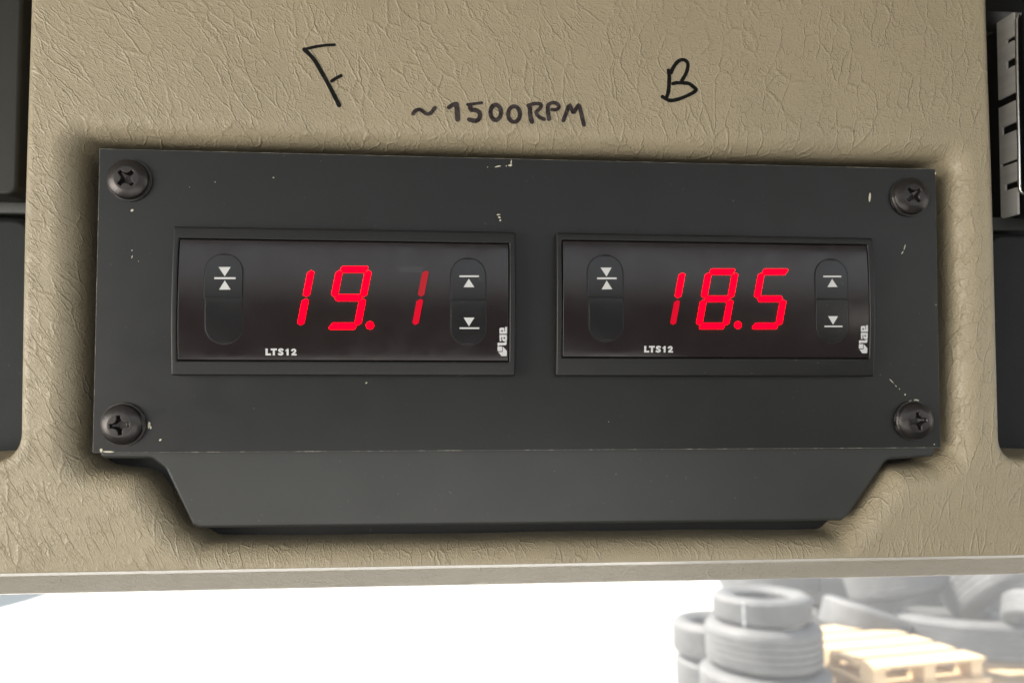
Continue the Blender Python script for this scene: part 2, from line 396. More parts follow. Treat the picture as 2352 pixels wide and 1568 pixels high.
tyre(W(1915, 1500, 7.9), .55, .36, 'dark tyre low behind the pallets beside the front stack', (R_(2), R_(3), 0), GP)
for i in range(6):
    tyre(W(2080 + 20 * (i % 2), 1455 + 62 * i, 7.95), .66, .33, 'shaded tyre at the bottom of the heap behind the pallets', (R_(1), R_(-3 + 2 * (i % 3)), 0), GP)
# ------------------------------------------------------------------ pallets
def pallet_parts(LX=.94, LY=1.06):
    """boards run along X; five across"""
    H = .144; parts = []
    for k in range(5):
        w = .19 if k in (0, 2, 4) else .165; yc = -LY / 2 + .0725 + (LY - .145) * k / 4
        j = [.008, -.006, .004, -.01, .006][k]
        parts.append(('deck_board', (-LX / 2 + j, LX / 2 + j, yc - w / 2, yc + w / 2, H - .022, H)))
    for k in range(3):
        xc = -LX / 2 + .05 + (LX - .1) * k / 2
        parts.append(('stringer_board', (xc - .05, xc + .05, -LY / 2 + .003, LY / 2 - .003, H - .046, H - .0225)))
        for q in range(3):
            yc = -LY / 2 + .075 + (LY - .15) * q / 2
            parts.append(('block', (xc - .048, xc + .048, yc - .07, yc + .07, .0225, H - .0465)))
        parts.append(('bottom_board', (xc - .05, xc + .05, -LY / 2 + .002, LY / 2 - .002, 0, .022)))
    return parts
def make_pallet():
    r = emptyW('wooden_pallet', (0, 0, 0))
    for nm, b in pallet_parts():
        bm = bmesh.new(); boxw(bm, *b); bmobj(nm, bm, M_wood, r, bevel=.004)
    return r
def copy_tree(o, parent=None):
    c = o.copy(); C.objects.link(c)
    if parent is not None: c.parent = parent
    for ch in list(o.children): copy_tree(ch, c)
    return c
def groundq(px, py, z):
    p = W(px, py, 1.0); o = Vector((0, 0, 2.5)); return o + (p - o) * ((z - 2.5) / (p.z - 2.5))
ptop = 2.5 - 1.50
A_, B_, C__, D_ = [groundq(*q, ptop) for q in ((1849, 1447), (2067, 1436), (2247, 1496), (2003, 1528))]
pc = (A_ + B_ + C__ + D_) / 4
ang = math.atan2((B_ + C__ - A_ - D_).y, (B_ + C__ - A_ - D_).x)
proto = make_pallet()
plab = ['sunlit pallet on top of the front pallet stack', 'pallet second from top in the front stack', 'pallet low in the front stack']
z = ptop - .144; i = 0
while z > -.01:
    p = proto if i == 0 else copy_tree(proto)
    rr = random.Random(i + 4); dx, dy, da = (0, 0, 0) if i == 0 else (rr.uniform(-.02, .03), rr.uniform(-.02, .02), rr.uniform(-.05, .05))
    if i == 1: dx, dy, da = .05, .02, -.03
    p.location = (pc.x - .10 + dx, pc.y + dy, z); p.rotation_euler = (0, 0, ang + da)
    tag(p, plab[min(i, 2)], 'pallet', 'wooden pallets stacked in front of the tyres')
    z -= .1445; i += 1
qc = W(2300, 1520, 6.75); z = qc.z - .144; i = 0
while z > -.01:
    p = copy_tree(proto); p.location = (qc.x + .01 * (i % 2), qc.y, z); p.rotation_euler = (0, 0, .25 + .02 * (i % 3))
    tag(p, ['pallet right under the shiny flat tyre at the right border', 'pallet lower in the stack that carries the shiny flat tyre'][min(i, 1)], 'pallet', 'wooden pallets under the flat tyre')
    z -= .1445; i += 1

# ------------------------------------------------------------------ overhead console
console = emptyK('overhead_console', (0, 0, 0))
tag(console, 'tan grained vinyl overhead console with handwritten marker letters', 'console')
def sdf(X, Y, poly):
    d2 = np.full(X.shape, 1e9); inside = np.zeros(X.shape, bool); n = len(poly)
    for i in range(n):
        ax, ay = poly[i - 1]; bx, by = poly[i]
        ex, ey = bx - ax, by - ay; l2 = ex * ex + ey * ey + 1e-12
        t = np.clip(((X - ax) * ex + (Y - ay) * ey) / l2, 0, 1)
        d2 = np.minimum(d2, (X - ax - ex * t) ** 2 + (Y - ay - ey * t) ** 2)
        c = ((ay > Y) != (by > Y)); xi = ax + (Y - ay) * ex / (ey if abs(ey) > 1e-12 else 1e-12)
        inside ^= c & (X < xi)
    d = np.sqrt(d2); return np.where(inside, -d, d)          # negative inside
ZP = 0.6
op_px = [(181, 318), (1000, 340), (2182, 366), (2192, 700), (2184, 1040), (2150, 1066), (2052, 1076), (1962, 1206), (1930, 1236),
         (470, 1252), (412, 1218), (322, 1092), (205, 1078), (176, 1040), (180, 700)]
op = [U(*p, ZP - 2)[:2] for p in op_px]
op = fillet(op, [3, 0, 2.5, 0, 2, 2, 4, 3, 3, 4, 4, 5, 4, 4, 0], 6)
out_px = [(70, -260), (63, 0), (48, 480), (38, 1058), (-500, 1110)]
left = [U(*p, ZP)[:2] for p in out_px]; right = [U(*p, ZP)[:2] for p in [(2900, 1090), (2304, 1052), (2290, 500), (2274, 0), (2268, -260)]]
YC = -57.7; YB = -67.6
outer = [left[0], left[1], left[2], left[3], (-150, left[3][1] - 2.2), (-150, -90), (150, -90), (150, right[1][1] - 1.4), right[1], right[2], right[3], right[4]]
outer = [(outer[0][0], 118)] + outer[1:-1] + [(outer[-1][0], 118)]
outer = fillet(outer, [0, 0, 0, 5.5, 0, 0, 0, 0, 4.5, 0, 0, 0], 8)
xs = np.arange(-146, 146.01, .5)
ys = np.unique(np.concatenate([np.arange(-70.2, -66.5, .12), np.arange(-66.5, -59.8, .35), np.arange(-59.8, -56.4, .085), np.arange(-56.4, 112, .5)]))
X, Y = np.meshgrid(xs, ys)
wob = .25 * np.sin(X * .05) + .12 * np.sin(X * .17 + 1)
d = sdf(X, Y, op) + wob * .6
def roll(d, R, steep=5.0):
    t = np.clip((R - d) / R, 0, 1); z = -R * (1 - np.sqrt(1 - t * t)); return np.where(d < 0, -R + d * steep, z)
zz = roll(d, 5.2, 9.0)
do = -sdf(X, Y, outer); zo = roll(do, 2.2, 8.0)
# crease and lower facet
def facet(Y):
    e = Y - YC; Rc = .9
    q = -e; a = np.where(e > 0, roll(e + .35, .7, 1) * (e < .35), -.12 - np.minimum(q, 1.7) * 2.45)
    fz = -4.3 - (YC - 1.7 - Y) * 1.9
    z = np.where(e > 0, a, np.where(e > -1.7, a, fz))
    eb = YB - Y; b = np.where(eb < 0, 0, -np.minimum(eb, 1.2) * 1.0 - np.clip(eb - 1.2, 0, 9) * 12)
    return z + b
zf = facet(Y + .12 * np.sin(X * .08) * 0)
Z = ZP + np.minimum(zz, 0) + np.minimum(zo, 0) + zf
Z += .25 * np.sin(X * .03 + .5) * np.clip((Y - 36) / 40, 0, 1) 
inn = (d < 0) & (d > -1.3)
gy_, gx_ = np.gradient(d, ys, xs)
X = np.where(inn, X - d * gx_, X); Y = np.where(inn, Y - d * gy_, Y)
keep = (Z > -34) & (d > -1.3)
nx, ny = len(xs), len(ys)
V = np.stack([X, Y, Z], -1).reshape(-1, 3) / 1000
kk = keep.reshape(-1)
ii, jj = np.meshgrid(np.arange(nx - 1), np.arange(ny - 1))
a = (jj * nx + ii).reshape(-1); quads = np.stack([a, a + 1, a + nx + 1, a + nx], 1)
quads = quads[kk[quads].all(1)]
used = np.unique(quads); rem = -np.ones(len(V), int); rem[used] = np.arange(len(used)); V = V[used]; quads = rem[quads]
me = bpy.data.meshes.new('vinyl_cover'); me.vertices.add(len(V)); me.vertices.foreach_set('co', V.ravel())
me.loops.add(len(quads) * 4); me.loops.foreach_set('vertex_index', quads.ravel().astype(np.int32))
me.polygons.add(len(quads)); me.polygons.foreach_set('loop_start', np.arange(0, len(quads) * 4, 4, dtype=np.int32))
me.update(calc_edges=True)
cover = link_mesh('vinyl_cover', me, [M_vinyl, M_edge], console, smooth=True)
_vy = V[quads].mean(1)[:, 1] * 1000
mi_ = (((_vy < YC + .1) & (_vy > YC - 1.65)) | ((_vy < YB + .05) & (_vy > YB - 1.25))).astype(np.int32)
me.polygons.foreach_set('material_index', mi_)
# box body that carries the cover up to the roof
mb = MB(); mb.box(-146, 146, -58, 118, -190, -42); mb.build('housing', M_olive, console)
# black surround behind the opening
mb = MB(); mb.prism(fillet([(-106, 42), (-106, -40), (-84, -55.5), (84, -55.5), (105, -40), (105, 42)], 3), -19, -11.5); mb.build('recess_surround', M_black, console)
# dark grey insert that carries the plate
tp = [(225, 350), (222, 1030), (232, 1053), (348, 1053), (378, 1076), (441, 1206), (456, 1213), (1934, 1196), (1950, 1184), (2038, 1056), (2148, 1049), (2152, 1024), (2140, 395)]
tpk = [U(*p, -2.1)[:2] for p in tp]
tpk = fillet(tpk, [0, 0, 1.5, 2.5, 3, .8, .8, .8, .8, 2.5, 1.2, 0, 0], 6)
mb = MB(); mb.prism(tpk[::-1], -14.9, -2.1); mb.build('insert_tray', M_tray, console, bevel=1.1, seg=4)

# handwriting on the vinyl
HZ = ZP + .09
def surf(px, py):
    p = U(px, py, HZ); X_, Y_ = p[0], p[1]
    return (X_, Y_, HZ + .25 * math.sin(X_ * .03 + .5) * min(1, max(0, (Y_ - 36) / 40)))
fF = lambda x, y: surf(670.8 + x * .4092, 75.8 + y * .4092)
fB = lambda x, y: surf(1493.3 + x * .08557, 116.7 + y * .08557)
fR = lambda x, y: surf(933.3 + x * .18353, 221.7 + y * .18353)
def letter(lab, strokes, f, m, sm=2):
    mb = MB()
    for st in strokes:
        pts, w = st[0], st[1]
        if len(pts) > 2: pts = smooth_path(pts, sm)
        # denser path so the ragged edge of the pen shows
        q = [pts[0]]
        for a_, b_ in zip(pts[:-1], pts[1:]):
            L = math.dist(a_, b_); k = max(1, int(L / (0.35 * (w if not callable(w) else w(0.5)))))
            q += [(a_[0] + (b_[0] - a_[0]) * t / k, a_[1] + (b_[1] - a_[1]) * t / k) for t in range(1, k + 1)]
        stroke(mb, q, w, f, jit=.09)
    for i, v in enumerate(mb.v): mb.v[i] = (v[0], v[1], v[2] + .0)
    o = mb.build('handwritten_character', m, console, recalc=False); o['label'] = lab; return o
off = [0]
def lift(f):
    off[0] = (off[0] + 1) % 4; k = off[0] * .012
    return lambda x, y: (lambda p: (p[0], p[1], p[2] + k))(f(x, y))
def letter2(lab, strokes, f, m, sm=2):
    # each pen stroke lies a hair above the one before
    mb = MB()
    for st in strokes:
        pts, w = st
        if len(pts) > 2: pts = smooth_path(pts, sm)
        q = [pts[0]]
        for a_, b_ in zip(pts[:-1], pts[1:]):
            L = math.dist(a_, b_); k = max(1, int(L / (0.35 * w)))
            q += [(a_[0] + (b_[0] - a_[0]) * t / k, a_[1] + (b_[1] - a_[1]) * t / k) for t in range(1, k + 1)]
        stroke(mb, q, w, lift(f), jit=.08)
    o = mb.build('handwritten_character', m, console, recalc=False); o['label'] = lab; return o
letter2('black handwritten letter F, slanted', [([(238, 66), (200, 67), (150, 73), (105, 82), (66, 92)], 15), ([(68, 92), (95, 118), (122, 146), (150, 192), (205, 290), (264, 406)], 21), ([(222, 270), (245, 254), (274, 240)], 17)], fF, M_ink, 1)
letter2('black handwritten letter B', [([(490, 530), (515, 690), (503, 950), (480, 1150), (430, 1270)], 92),
        ([(560, 600), (590, 500), (650, 400), (740, 290), (850, 240), (960, 270), (1018, 360), (1000, 500), (960, 620), (890, 740), (820, 850)], 88),
        ([(610, 890), (700, 865), (900, 868), (1050, 885), (1150, 970), (1240, 1040), (1190, 1110), (1000, 1210), (780, 1300), (560, 1350), (430, 1310), (330, 1240)], 88)], fB, M_ink, 2)
def ell(cx, cy, rx, ry, n=18): return [(cx + rx * math.cos(2 * math.pi * i / n), cy + ry * math.sin(2 * math.pi * i / n)) for i in range(n)]
letter2('faded handwritten wave sign before the number', [([(82, 218), (110, 178), (165, 158), (205, 185), (250, 222), (300, 218), (358, 140)], 42)], fR, M_ink2)
letter2('handwritten digit 1', [([(530, 138), (575, 105), (618, 92)], 46), ([(625, 95), (638, 190), (642, 285)], 56)], fR, M_ink2)
letter2('handwritten digit 5', [([(768, 102), (850, 92), (940, 80)], 34), ([(800, 112), (800, 175), (862, 165), (922, 205), (922, 268), (880, 308), (820, 300), (782, 288)], 48)], fR, M_ink2)
for c_, lab in (((1118, 200, 66, 95), 'handwritten first zero'), ((1348, 222, 74, 97), 'handwritten second zero')):
    mb = MB(); stroke(mb, ell(*c_), 48, fR, closed=True, jit=.08); o = mb.build('handwritten_character', M_ink2, console, recalc=False); o['label'] = lab
letter2('handwritten letter R', [([(1545, 150), (1550, 240), (1570, 318)], 52), ([(1525, 115), (1600, 88), (1680, 92), (1690, 130), (1640, 180), (1618, 205), (1660, 258), (1722, 285)], 42)], fR, M_ink2)
letter2('handwritten letter P', [([(1770, 120), (1770, 200), (1786, 280)], 48), ([(1775, 105), (1830, 72), (1900, 98), (1915, 140), (1870, 172), (1822, 165)], 40)], fR, M_ink2)
letter2('handwritten letter M', [([(1965, 300), (2000, 210), (2038, 95), (2065, 150), (2092, 215), (2125, 150), (2162, 95), (2185, 200), (2222, 355)], 46)], fR, M_ink2, 1)

# ------------------------------------------------------------------ plate, chips, screws
plate = emptyK('mounting_plate', (0, 0, 0)); tag(plate, 'black painted metal plate with pale chipped edges holding both red displays', 'mounting plate')
c4 = [U(*p)[:2] for p in ((228, 341), (2149, 388), (2161, 1028), (212, 1040))]
x0 = (c4[0][0] + c4[3][0]) / 2; x1 = (c4[1][0] + c4[2][0]) / 2; y1 = (c4[0][1] + c4[1][1]) / 2; y0 = (c4[2][1] + c4[3][1]) / 2
mb = MB(); ch = .13
def rectpts(i): return [(x0 + i, y0 + i), (x1 - i, y0 + i), (x1 - i, y1 - i), (x0 + i, y1 - i)]
Aq = rectpts(ch); Bq = rectpts(0)
mb.poly([(p[0], p[1], 0) for p in Aq], 0)
for i in range(4):
    j = (i + 1) % 4
    mb.poly([(*Bq[i], -ch), (*Bq[j], -ch), (*Aq[j], 0), (*Aq[i], 0)], 1)
    mb.poly([(*Bq[i], -2.0), (*Bq[j], -2.0), (*Bq[j], -ch), (*Bq[i], -ch)], 0)
mb.poly([(p[0], p[1], -2.0) for p in Bq[::-1]], 0)
mb.build('panel_sheet', [M_plate, M_worn], plate)
def blob(px, py, w, h, a=0, n=9):
    rg = random.Random(int(px * 31 + py)); pts = []
    for i in range(n):
        t = 2 * math.pi * i / n; r = rg.uniform(.7, 1.15); x = w * .5 * r * math.cos(t); y = h * .5 * r * math.sin(t)
        pts.append(U(px + x * math.cos(a) - y * math.sin(a), py + x * math.sin(a) + y * math.cos(a), .03))
    mb = MB(); mb.poly(pts[::-1]); mb.build('paint_chip', M_chip, plate, recalc=False)
# source px / 1.7143
for q in [(1144, 382, 16, 3.2, -.2), (1172, 380, 10, 5, 0), (1174, 373, 2.6, 12, .1), (1163, 381, 3, 3, 0), (1120, 384, 2.5, 2.5, 0),
          (1145, 493, 9, 3, -.1), (1147, 499, 6, 5, .5), (1149, 506, 5, 5, 0), (303, 483, 8, 5, -.6), (324, 374, 5, 5, .9), (628, 408, 4, 3, 0),
          (494, 418, 2, 3, 0), (435, 430, 2, 2, 0), (1998, 453, 5, 20, .05), (2078, 568, 2.2, 16, .3), (2073, 580, 2.4, 9, .6), (2149, 398, 3, 7, 0),
          (841, 879, 6, 3, -.4), (368, 1010, 8, 4.5, -.9), (303, 575, 2, 4, 0), (303, 590, 2, 8, .2), (2048, 875, 2, 16, -.75), (2058, 886, 2, 6, -.8), (2066, 893, 2.6, 3, 0), (2079, 906, 4, 4, 0),
          (2105, 919, 12, 5, 0), (2092, 921, 8, 4, 0), (1398, 968, 2, 2, 0), (232, 1034, 7, 9, .2), (250, 1037, 30, 4, .03), (2146, 1020, 3, 3, 0),
          (342, 975, 6, 16, .1), (346, 981, 4, 8, 0), (2052, 445, 6, 12, -.4), (2060, 470, 6, 16, -.6), (318, 600, 1.5, 2, 0), (2150, 700, 2, 3, 0)]:
    blob(*q)

def screw_mesh():
    R = 4.75; n = 110; g = np.linspace(-R, R, n); gx, gy = np.meshgrid(g, g); r = np.hypot(gx, gy)
    fl = .35
    dome = 2.5 * np.sqrt(np.clip(1 - (r / (R * 1.02)) ** 2, 0, 1)) ** 1.0
    dome = np.minimum(dome, 1.95 + .25 * (1 - (r / R) ** 2))
    z = np.where(r > 4.25, fl + .0, .45 + dome * .95 - .35)
    z = np.where(r > 4.7, fl * .3, z)
    mx = np.maximum(abs(gx), abs(gy)); mn = np.minimum(abs(gx), abs(gy))
    wlim = .42 + .62 * np.clip(1 - mx / 1.35, 0, 1)
    ins = np.clip((wlim - mn) / .12, 0, 1) * np.clip((2.05 - mx) / .15, 0, 1)
    z = z - ins * 1.75 * np.clip(1.25 - mx / 3.2, 0, 1)
    vs = np.stack([gx, gy, z], -1).reshape(-1, 3) / 1000
    rr = r.reshape(-1); ii, jj = np.meshgrid(np.arange(n - 1), np.arange(n - 1)); a = (jj * n + ii).reshape(-1)
    qd = np.stack([a, a + 1, a + n + 1, a + n], 1); qd = qd[(rr[qd] < R).all(1)]
    us = np.unique(qd); rm = -np.ones(len(vs), int); rm[us] = np.arange(len(us))
    return mesh_from(vs[us].tolist(), rm[qd].tolist(), 'screw')
sm_ = screw_mesh(); sm_.materials.append(M_screw); sm_.polygons.foreach_set('use_smooth', [True] * len(sm_.polygons))
for (px, py, rot, lab) in ((295, 412, 45, 'top left screw, cross turned diagonally'), (2092, 451, 40, 'top right screw with chipped paint around it'),
                           (280, 975, 6, 'bottom left screw with upright cross'), (2102, 966, 8, 'bottom right screw with pale worn paint above it')):
    p = U(px, py, .8); o = bpy.data.objects.new('screw', sm_); C.objects.link(o); o.parent = plate
    o.location = (p[0] / 1000, p[1] / 1000, .05 / 1000); o.rotation_euler = (R_(random.uniform(-1.5, 1.5)), R_(random.uniform(-1.5, 1.5)), R_(rot)); o['label'] = lab

# ------------------------------------------------------------------ the two display controllers
def gridslab(xs, ys, zf, zb, hole=None):
    mb = MB(); idx = {}
    for j, y in enumerate(ys):
        for i, x in enumerate(xs): idx[i, j] = len(mb.v); mb.v.append((x, y, zf(y)))
    cells = set()
    for j in range(len(ys) - 1):
        for i in range(len(xs) - 1):
            xc, yc = (xs[i] + xs[i + 1]) / 2, (ys[j] + ys[j + 1]) / 2
            if hole and hole[0] < xc < hole[1] and hole[2] < yc < hole[3]: continue
            cells.add((i, j)); mb.f.append([idx[i, j], idx[i + 1, j], idx[i + 1, j + 1], idx[i, j + 1]]); mb.mi.append(0)
    low = {}
    def lo(k):
        if k not in low: low[k] = len(mb.v); x, y, _ = mb.v[idx[k]]; mb.v.append((x, y, zb))
        return low[k]
    for (i, j) in cells:
        for (di, dj, a, b) in ((-1, 0, (i, j + 1), (i, j)), (1, 0, (i + 1, j), (i + 1, j + 1)), (0, -1, (i, j), (i + 1, j)), (0, 1, (i + 1, j + 1), (i, j + 1))):
            if (i + di, j + dj) not in cells: mb.f.append([idx[b], idx[a], lo(a), lo(b)]); mb.mi.append(0)
    return mb
def frange(a, b, n): return [a + (b - a) * i / n for i in range(n + 1)]
bx0, by1, _ = S(399, 517); bx1, _, _ = S(1184, 535); by0 = S(400, 862)[1]
wx0, wy1, _ = S(413, 547); wx1 = S(1168, 563)[0]; wy0 = S(414, 826)[1]
wy1 = (wy1 + S(1168, 563)[1]) / 2; by1 = (by1 + S(1184, 535)[1]) / 2
def crop(px0, py0):   # crops of the photograph, 2.8 px per source unit
    return lambda x, y: (px0 + x * .3571, py0 + y * .3571)
cropL = crop(373.3, 501.7)
SEG = {'a': 'h', 'd': 'h', 'g': 'h'}
def segment(mb, cx, cy, hw, hh, th, sl, which, f, dz0, dz1):
    g_ = 7.5; t = th / 2
    def P(x, y): return (cx + x - (y) * sl, cy + y)          # y down, slant leans right going up
    k = t * .75
    if which in 'agd':
        y = {'a': -hh, 'g': 0, 'd': hh}[which]; w = hw - g_ * .6
        if which == 'g': pts = [(-w, y), (-w + k, y - t), (w - k, y - t), (w, y), (w - k, y + t), (-w + k, y + t)]
        elif which == 'a': pts = [(-w, y - t * .1), (-w + k * .7, y - t), (w - k * .4, y - t), (w, y - t * .5), (w - k * 1.1, y + t), (-w + k * 1.3, y + t)]
        else: pts = [(-w, y + t * .4), (-w + k * 1.2, y - t), (w - k * 1.2, y - t), (w, y + t * .1), (w - k * .7, y + t), (-w + k * .4, y + t)]
    else:
        s = 1 if which in 'bc' else -1; x = s * hw
        ya, yb = (-hh, 0) if which in 'bf' else (0, hh)
        ya += g_ * .8; yb -= g_ * .8
        pts = [(x, yb), (x - t, yb - k * .9), (x - t, ya + k * 1.0), (x + (s * t * .1), ya), (x + t, ya + k * .7), (x + t, yb - k * .8)]
    q = [P(*p) for p in pts]; top = [f(*p, dz1) for p in q]; bot = [f(*p, dz0) for p in q]; n = len(mb.v); m = len(q)
    mb.v += top + bot; mb.f.append(list(range(n, n + m))); mb.mi.append(0)
    for i in range(m): j = (i + 1) % m; mb.f.append([n + i, n + j, n + m + j, n + m + i]); mb.mi.append(0)
DIG = {'1': 'bc', '9': 'abcdfg', '8': 'abcdefg', '5': 'acdfg', '7': 'abc'}
def controller(dx, dy, label, digits, dig_f, dot):
    base = ((bx0 + bx1) / 2 + dx, (by0 + by1) / 2, 0)
    r = emptyK('display_controller', base); tag(r, label, 'digital display', 'temperature display controllers')
    T = lambda p, z=0: (p[0] + dx, p[1] + dy, p[2] + z)
    def B(mb, name, m, parent=r, **k): return mb.build(name, m, parent, base=base, **k)
    b = gridslab([bx0 + dx, wx0 - .18 + dx, wx1 + .18 + dx, bx1 + dx], sorted(set([by0] + frange(wy0 - .18 + dy, wy1 + .18 + dy, 16) + [by0 + 1, by0 + 2.2] + [by1 - .8, by1])), lambda y: zs(y - dy), .02,
                 (wx0 - .18 + dx, wx1 + .18 + dx, wy0 - .18 + dy, wy1 + .18 + dy))
    B(b, 'bezel', M_bezel, bevel=.35, seg=3)
    w = gridslab([wx0 + dx, wx1 + dx], frange(wy0 + dy, wy1 + dy, 16), lambda y: zs(y - dy) - .05, .1)
    win = B(w, 'window', M_window, bevel=.12, seg=2)
    # dark red filter patch behind the figures
    fx = lambda x, y, z=0: T(S(*cropL(x, y), z))
    # push buttons with their printed symbols
    def button(px0, px1, pya, pyb, roundtop):
        mb = MB(); n = 14
        (xa, ya, _), (xb, yb, _) = T(S(px0, pya)), T(S(px1, pyb)); yt, yl = max(ya, yb), min(ya, yb)
        Rb = (xb - xa) / 2 * .98; xm = (xa + xb) / 2; rows = []
        for i in range(n + 1):
            y = yt - (yt - yl) * (1 - math.cos(math.pi * i / n / 2)) if roundtop else yl + (yt - yl) * (1 - math.cos(math.pi * i / n / 2))
            e = (yt - y) if roundtop else (y - yl); hw = (xb - xa) / 2 if e >= Rb else math.sqrt(max(0, Rb * Rb - (Rb - e) ** 2)) * (xb - xa) / 2 / Rb
            rows.append((y, max(hw, .05)))
        k = len(rows); base_i = 0
        for y, hw in rows:
            z = zs(y - dy)
            mb.v += [(xm - hw, y, z + .16), (xm + hw, y, z + .16), (xm - hw, y, z - .2), (xm + hw, y, z - .2)]
        for i in range(k - 1):
            a_ = 4 * i; b_ = a_ + 4
            mb.f += [[a_, a_ + 1, b_ + 1, b_], [a_ + 2, a_, b_, b_ + 2], [a_ + 1, a_ + 3, b_ + 3, b_ + 1]]; mb.mi += [0] * 3
        mb.f += [[0, 2, 3, 1], [4 * k - 4, 4 * k - 3, 4 * k - 1, 4 * k - 2]]; mb.mi += [0, 0]
        o = B(mb, 'button', M_btn, bevel=.09, seg=2)
        # seam round the button
        ring = MB(); g1 = .05; g2 = .24
        pl = [(xm - hw, y) for y, hw in rows] + [(xm + hw, y) for y, hw in rows[::-1]]
        c_ = (xm, (yt + yl) / 2)
        def offp(p, d):
            # offset outward by a rounded measure
            vx, vy = p[0] - c_[0], p[1] - c_[1]
            ny = (yt - yl) / 2; nxh = (xb - xa) / 2
            l = math.hypot(vx / nxh, vy / ny) or 1; ux, uy = vx / nxh / nxh, vy / ny / ny * .6; ll = math.hypot(ux, uy) or 1
            return (p[0] + ux / ll * d, p[1] + uy / ll * d)
        q1 = [offp(p, g1) for p in pl]; q2 = [offp(p, g2) for p in pl]; m = len(pl)
        for i in range(m):
            j = (i + 1) % m
            ring.poly([(*q1[i], zs(q1[i][1] - dy) - .02), (*q1[j], zs(q1[j][1] - dy) - .02), (*q2[j], zs(q2[j][1] - dy) - .02), (*q2[i], zs(q2[i][1] - dy) - .02)])
        B(ring, 'button_seam', M_seam, o, recalc=False)
        return o
    bA = button(472, 556, 583, 684, True); button(472, 556, 686.5, 789, False)
    bC = button(1036, 1114.5, 593, 688.5, True); bD = button(1036, 1114.5, 691, 792, False)
    def icon(parent, shapes, lab):
        mb = MB()
        for sh in shapes: mb.poly([fx(x, y, .18) for x, y in sh])
        o = B(mb, 'symbol', M_print, parent, recalc=True); o['label'] = lab
    icon(bA, [[(360, 312), (438, 312), (400, 372)], [(333, 378), (470, 378), (470, 390), (333, 390)], [(400, 398), (438, 457), (363, 458)]], 'two pale triangles pointing at a bar between them')
    icon(bC, [[(1909, 366), (2035, 366), (2035, 377), (1909, 377)], [(1970, 387), (2006, 442), (1936, 442)]], 'pale triangle pointing up at a bar')
    icon(bD, [[(1937, 637), (2006, 637), (1971, 693)], [(1911, 700), (2037, 700), (2037, 710), (1911, 710)]], 'pale triangle pointing down at a bar')
    # printed model text
    tx = lambda x, y: T(S(600.8 + x * .03968, 787.5 + y * .03968, .0)) 
    tx2 = lambda x, y: (lambda p: (p[0], p[1], p[2] + .012))(tx(x, y))
    for chn, sts in (('L', [([(288, 320), (288, 715)], 132, 0), ([(355, 660), (540, 660)], 110, 0)]), ('T', [([(525, 370), (880, 370)], 105, 0), ([(710, 424), (710, 715)], 128, 0)]),
                     ('S', [([(1250, 425), (1185, 368), (1090, 358), (1008, 395), (1012, 455), (1100, 505), (1200, 560), (1222, 620), (1150, 668), (1050, 664), (955, 612)], 108, 1)]),
                     ('1', [([(1385, 465), (1448, 412)], 80, 0), ([(1506, 328), (1506, 715)], 120, 0)]),
                     ('2', [([(1735, 470), (1780, 395), (1880, 370), (1955, 420), (1940, 510), (1850, 590), (1775, 650)], 108, 1), ([(1725, 672), (2030, 672)], 92, 0)])):
        mb = MB()
        for kx, (pts, w_, sm) in enumerate(sts): stroke(mb, smooth_path(pts, 2) if sm else pts, w_, (tx2 if kx else tx), cap=False)
        o = B(mb, 'printed_character', M_print, win, recalc=False); o['label'] = 'pale printed ' + chn
    # vertical emblem lettering
    lx = lambda x, y: T(S(1120 + x * .05582, 740.8 + y * .05582, .0))
    def rects(l, nm):
        mb = MB()
        for q in l:
            if len(q) == 4 and not isinstance(q[0], tuple): xa, ya, xb, yb = q; q = [(xa, ya), (xb, ya), (xb, yb), (xa, yb)]
            mb.poly([lx(*p) for p in q][::-1])
        o = B(mb, 'emblem_character', M_logo, win, recalc=False); o['label'] = nm
    rects([[(485, 250), (530, 208), (560, 205), (560, 460), (490, 460)], (560, 205, 625, 310), (560, 370, 625, 460), [(625, 205), (670, 208), (690, 235), (690, 460), (625, 460)], (690, 360, 715, 460), (715, 175, 800, 455)], 'silver letter e turned on its side')
    rects([[(485, 530), (505, 502), (565, 500), (565, 765), (500, 765)], (565, 500, 600, 600), [(600, 500), (655, 500), (655, 765), (615, 740), (600, 700)], (655, 500, 715, 600), (655, 665, 715, 768), [(715, 500), (770, 500), (795, 520), (793, 730), (765, 768), (715, 768)]], 'silver letter a turned on its side')
    rects([[(405, 850), (440, 820), (500, 820), (500, 930), (440, 970), (415, 950)], (500, 822, 680, 930), [(680, 820), (735, 778), (785, 778), (780, 890), (745, 930), (680, 930)]], 'silver letter l turned on its side')
    rects([[(410, 985), (590, 975), (600, 1020), (595, 1170), (430, 1175), (405, 1140)], [(620, 1000), (650, 1005), (790, 1160), (790, 1340), (760, 1375), (620, 1375)], [(440, 1210), (618, 1200), (618, 1375), (570, 1375)]], 'silver cut-cornered block emblem')
    # figures
    for k, (chn, cx, mats, faint) in enumerate(digits):
        de = bpy.data.objects.new('digit', None); C.objects.link(de); de.parent = r
        de['label'] = 'glowing red digit ' + chn
        for s_i, which in enumerate(DIG[chn if not faint else '7']):
            mb = MB(); hw, hh, th, sl, cy = dig_f['p']
            mm = mats.get(which, M_led)
            flat = mm is M_led_faint
            segment(mb, cx, cy, hw, hh, th, sl, which, lambda x, y, z: dig_f['f'](x, y, z), -.02, .02 if flat else .14)
            B(mb, 'segment', mm, de)
    mb = MB(); n = 20; top = []; bot = []
    for i in range(n):
        t = -2 * math.pi * i / n; top.append(dig_f['f'](dot[0] + dot[2] * math.cos(t), dot[1] + dot[2] * math.sin(t), .14)); bot.append(dig_f['f'](dot[0] + dot[2] * math.cos(t), dot[1] + dot[2] * math.sin(t), -.02))
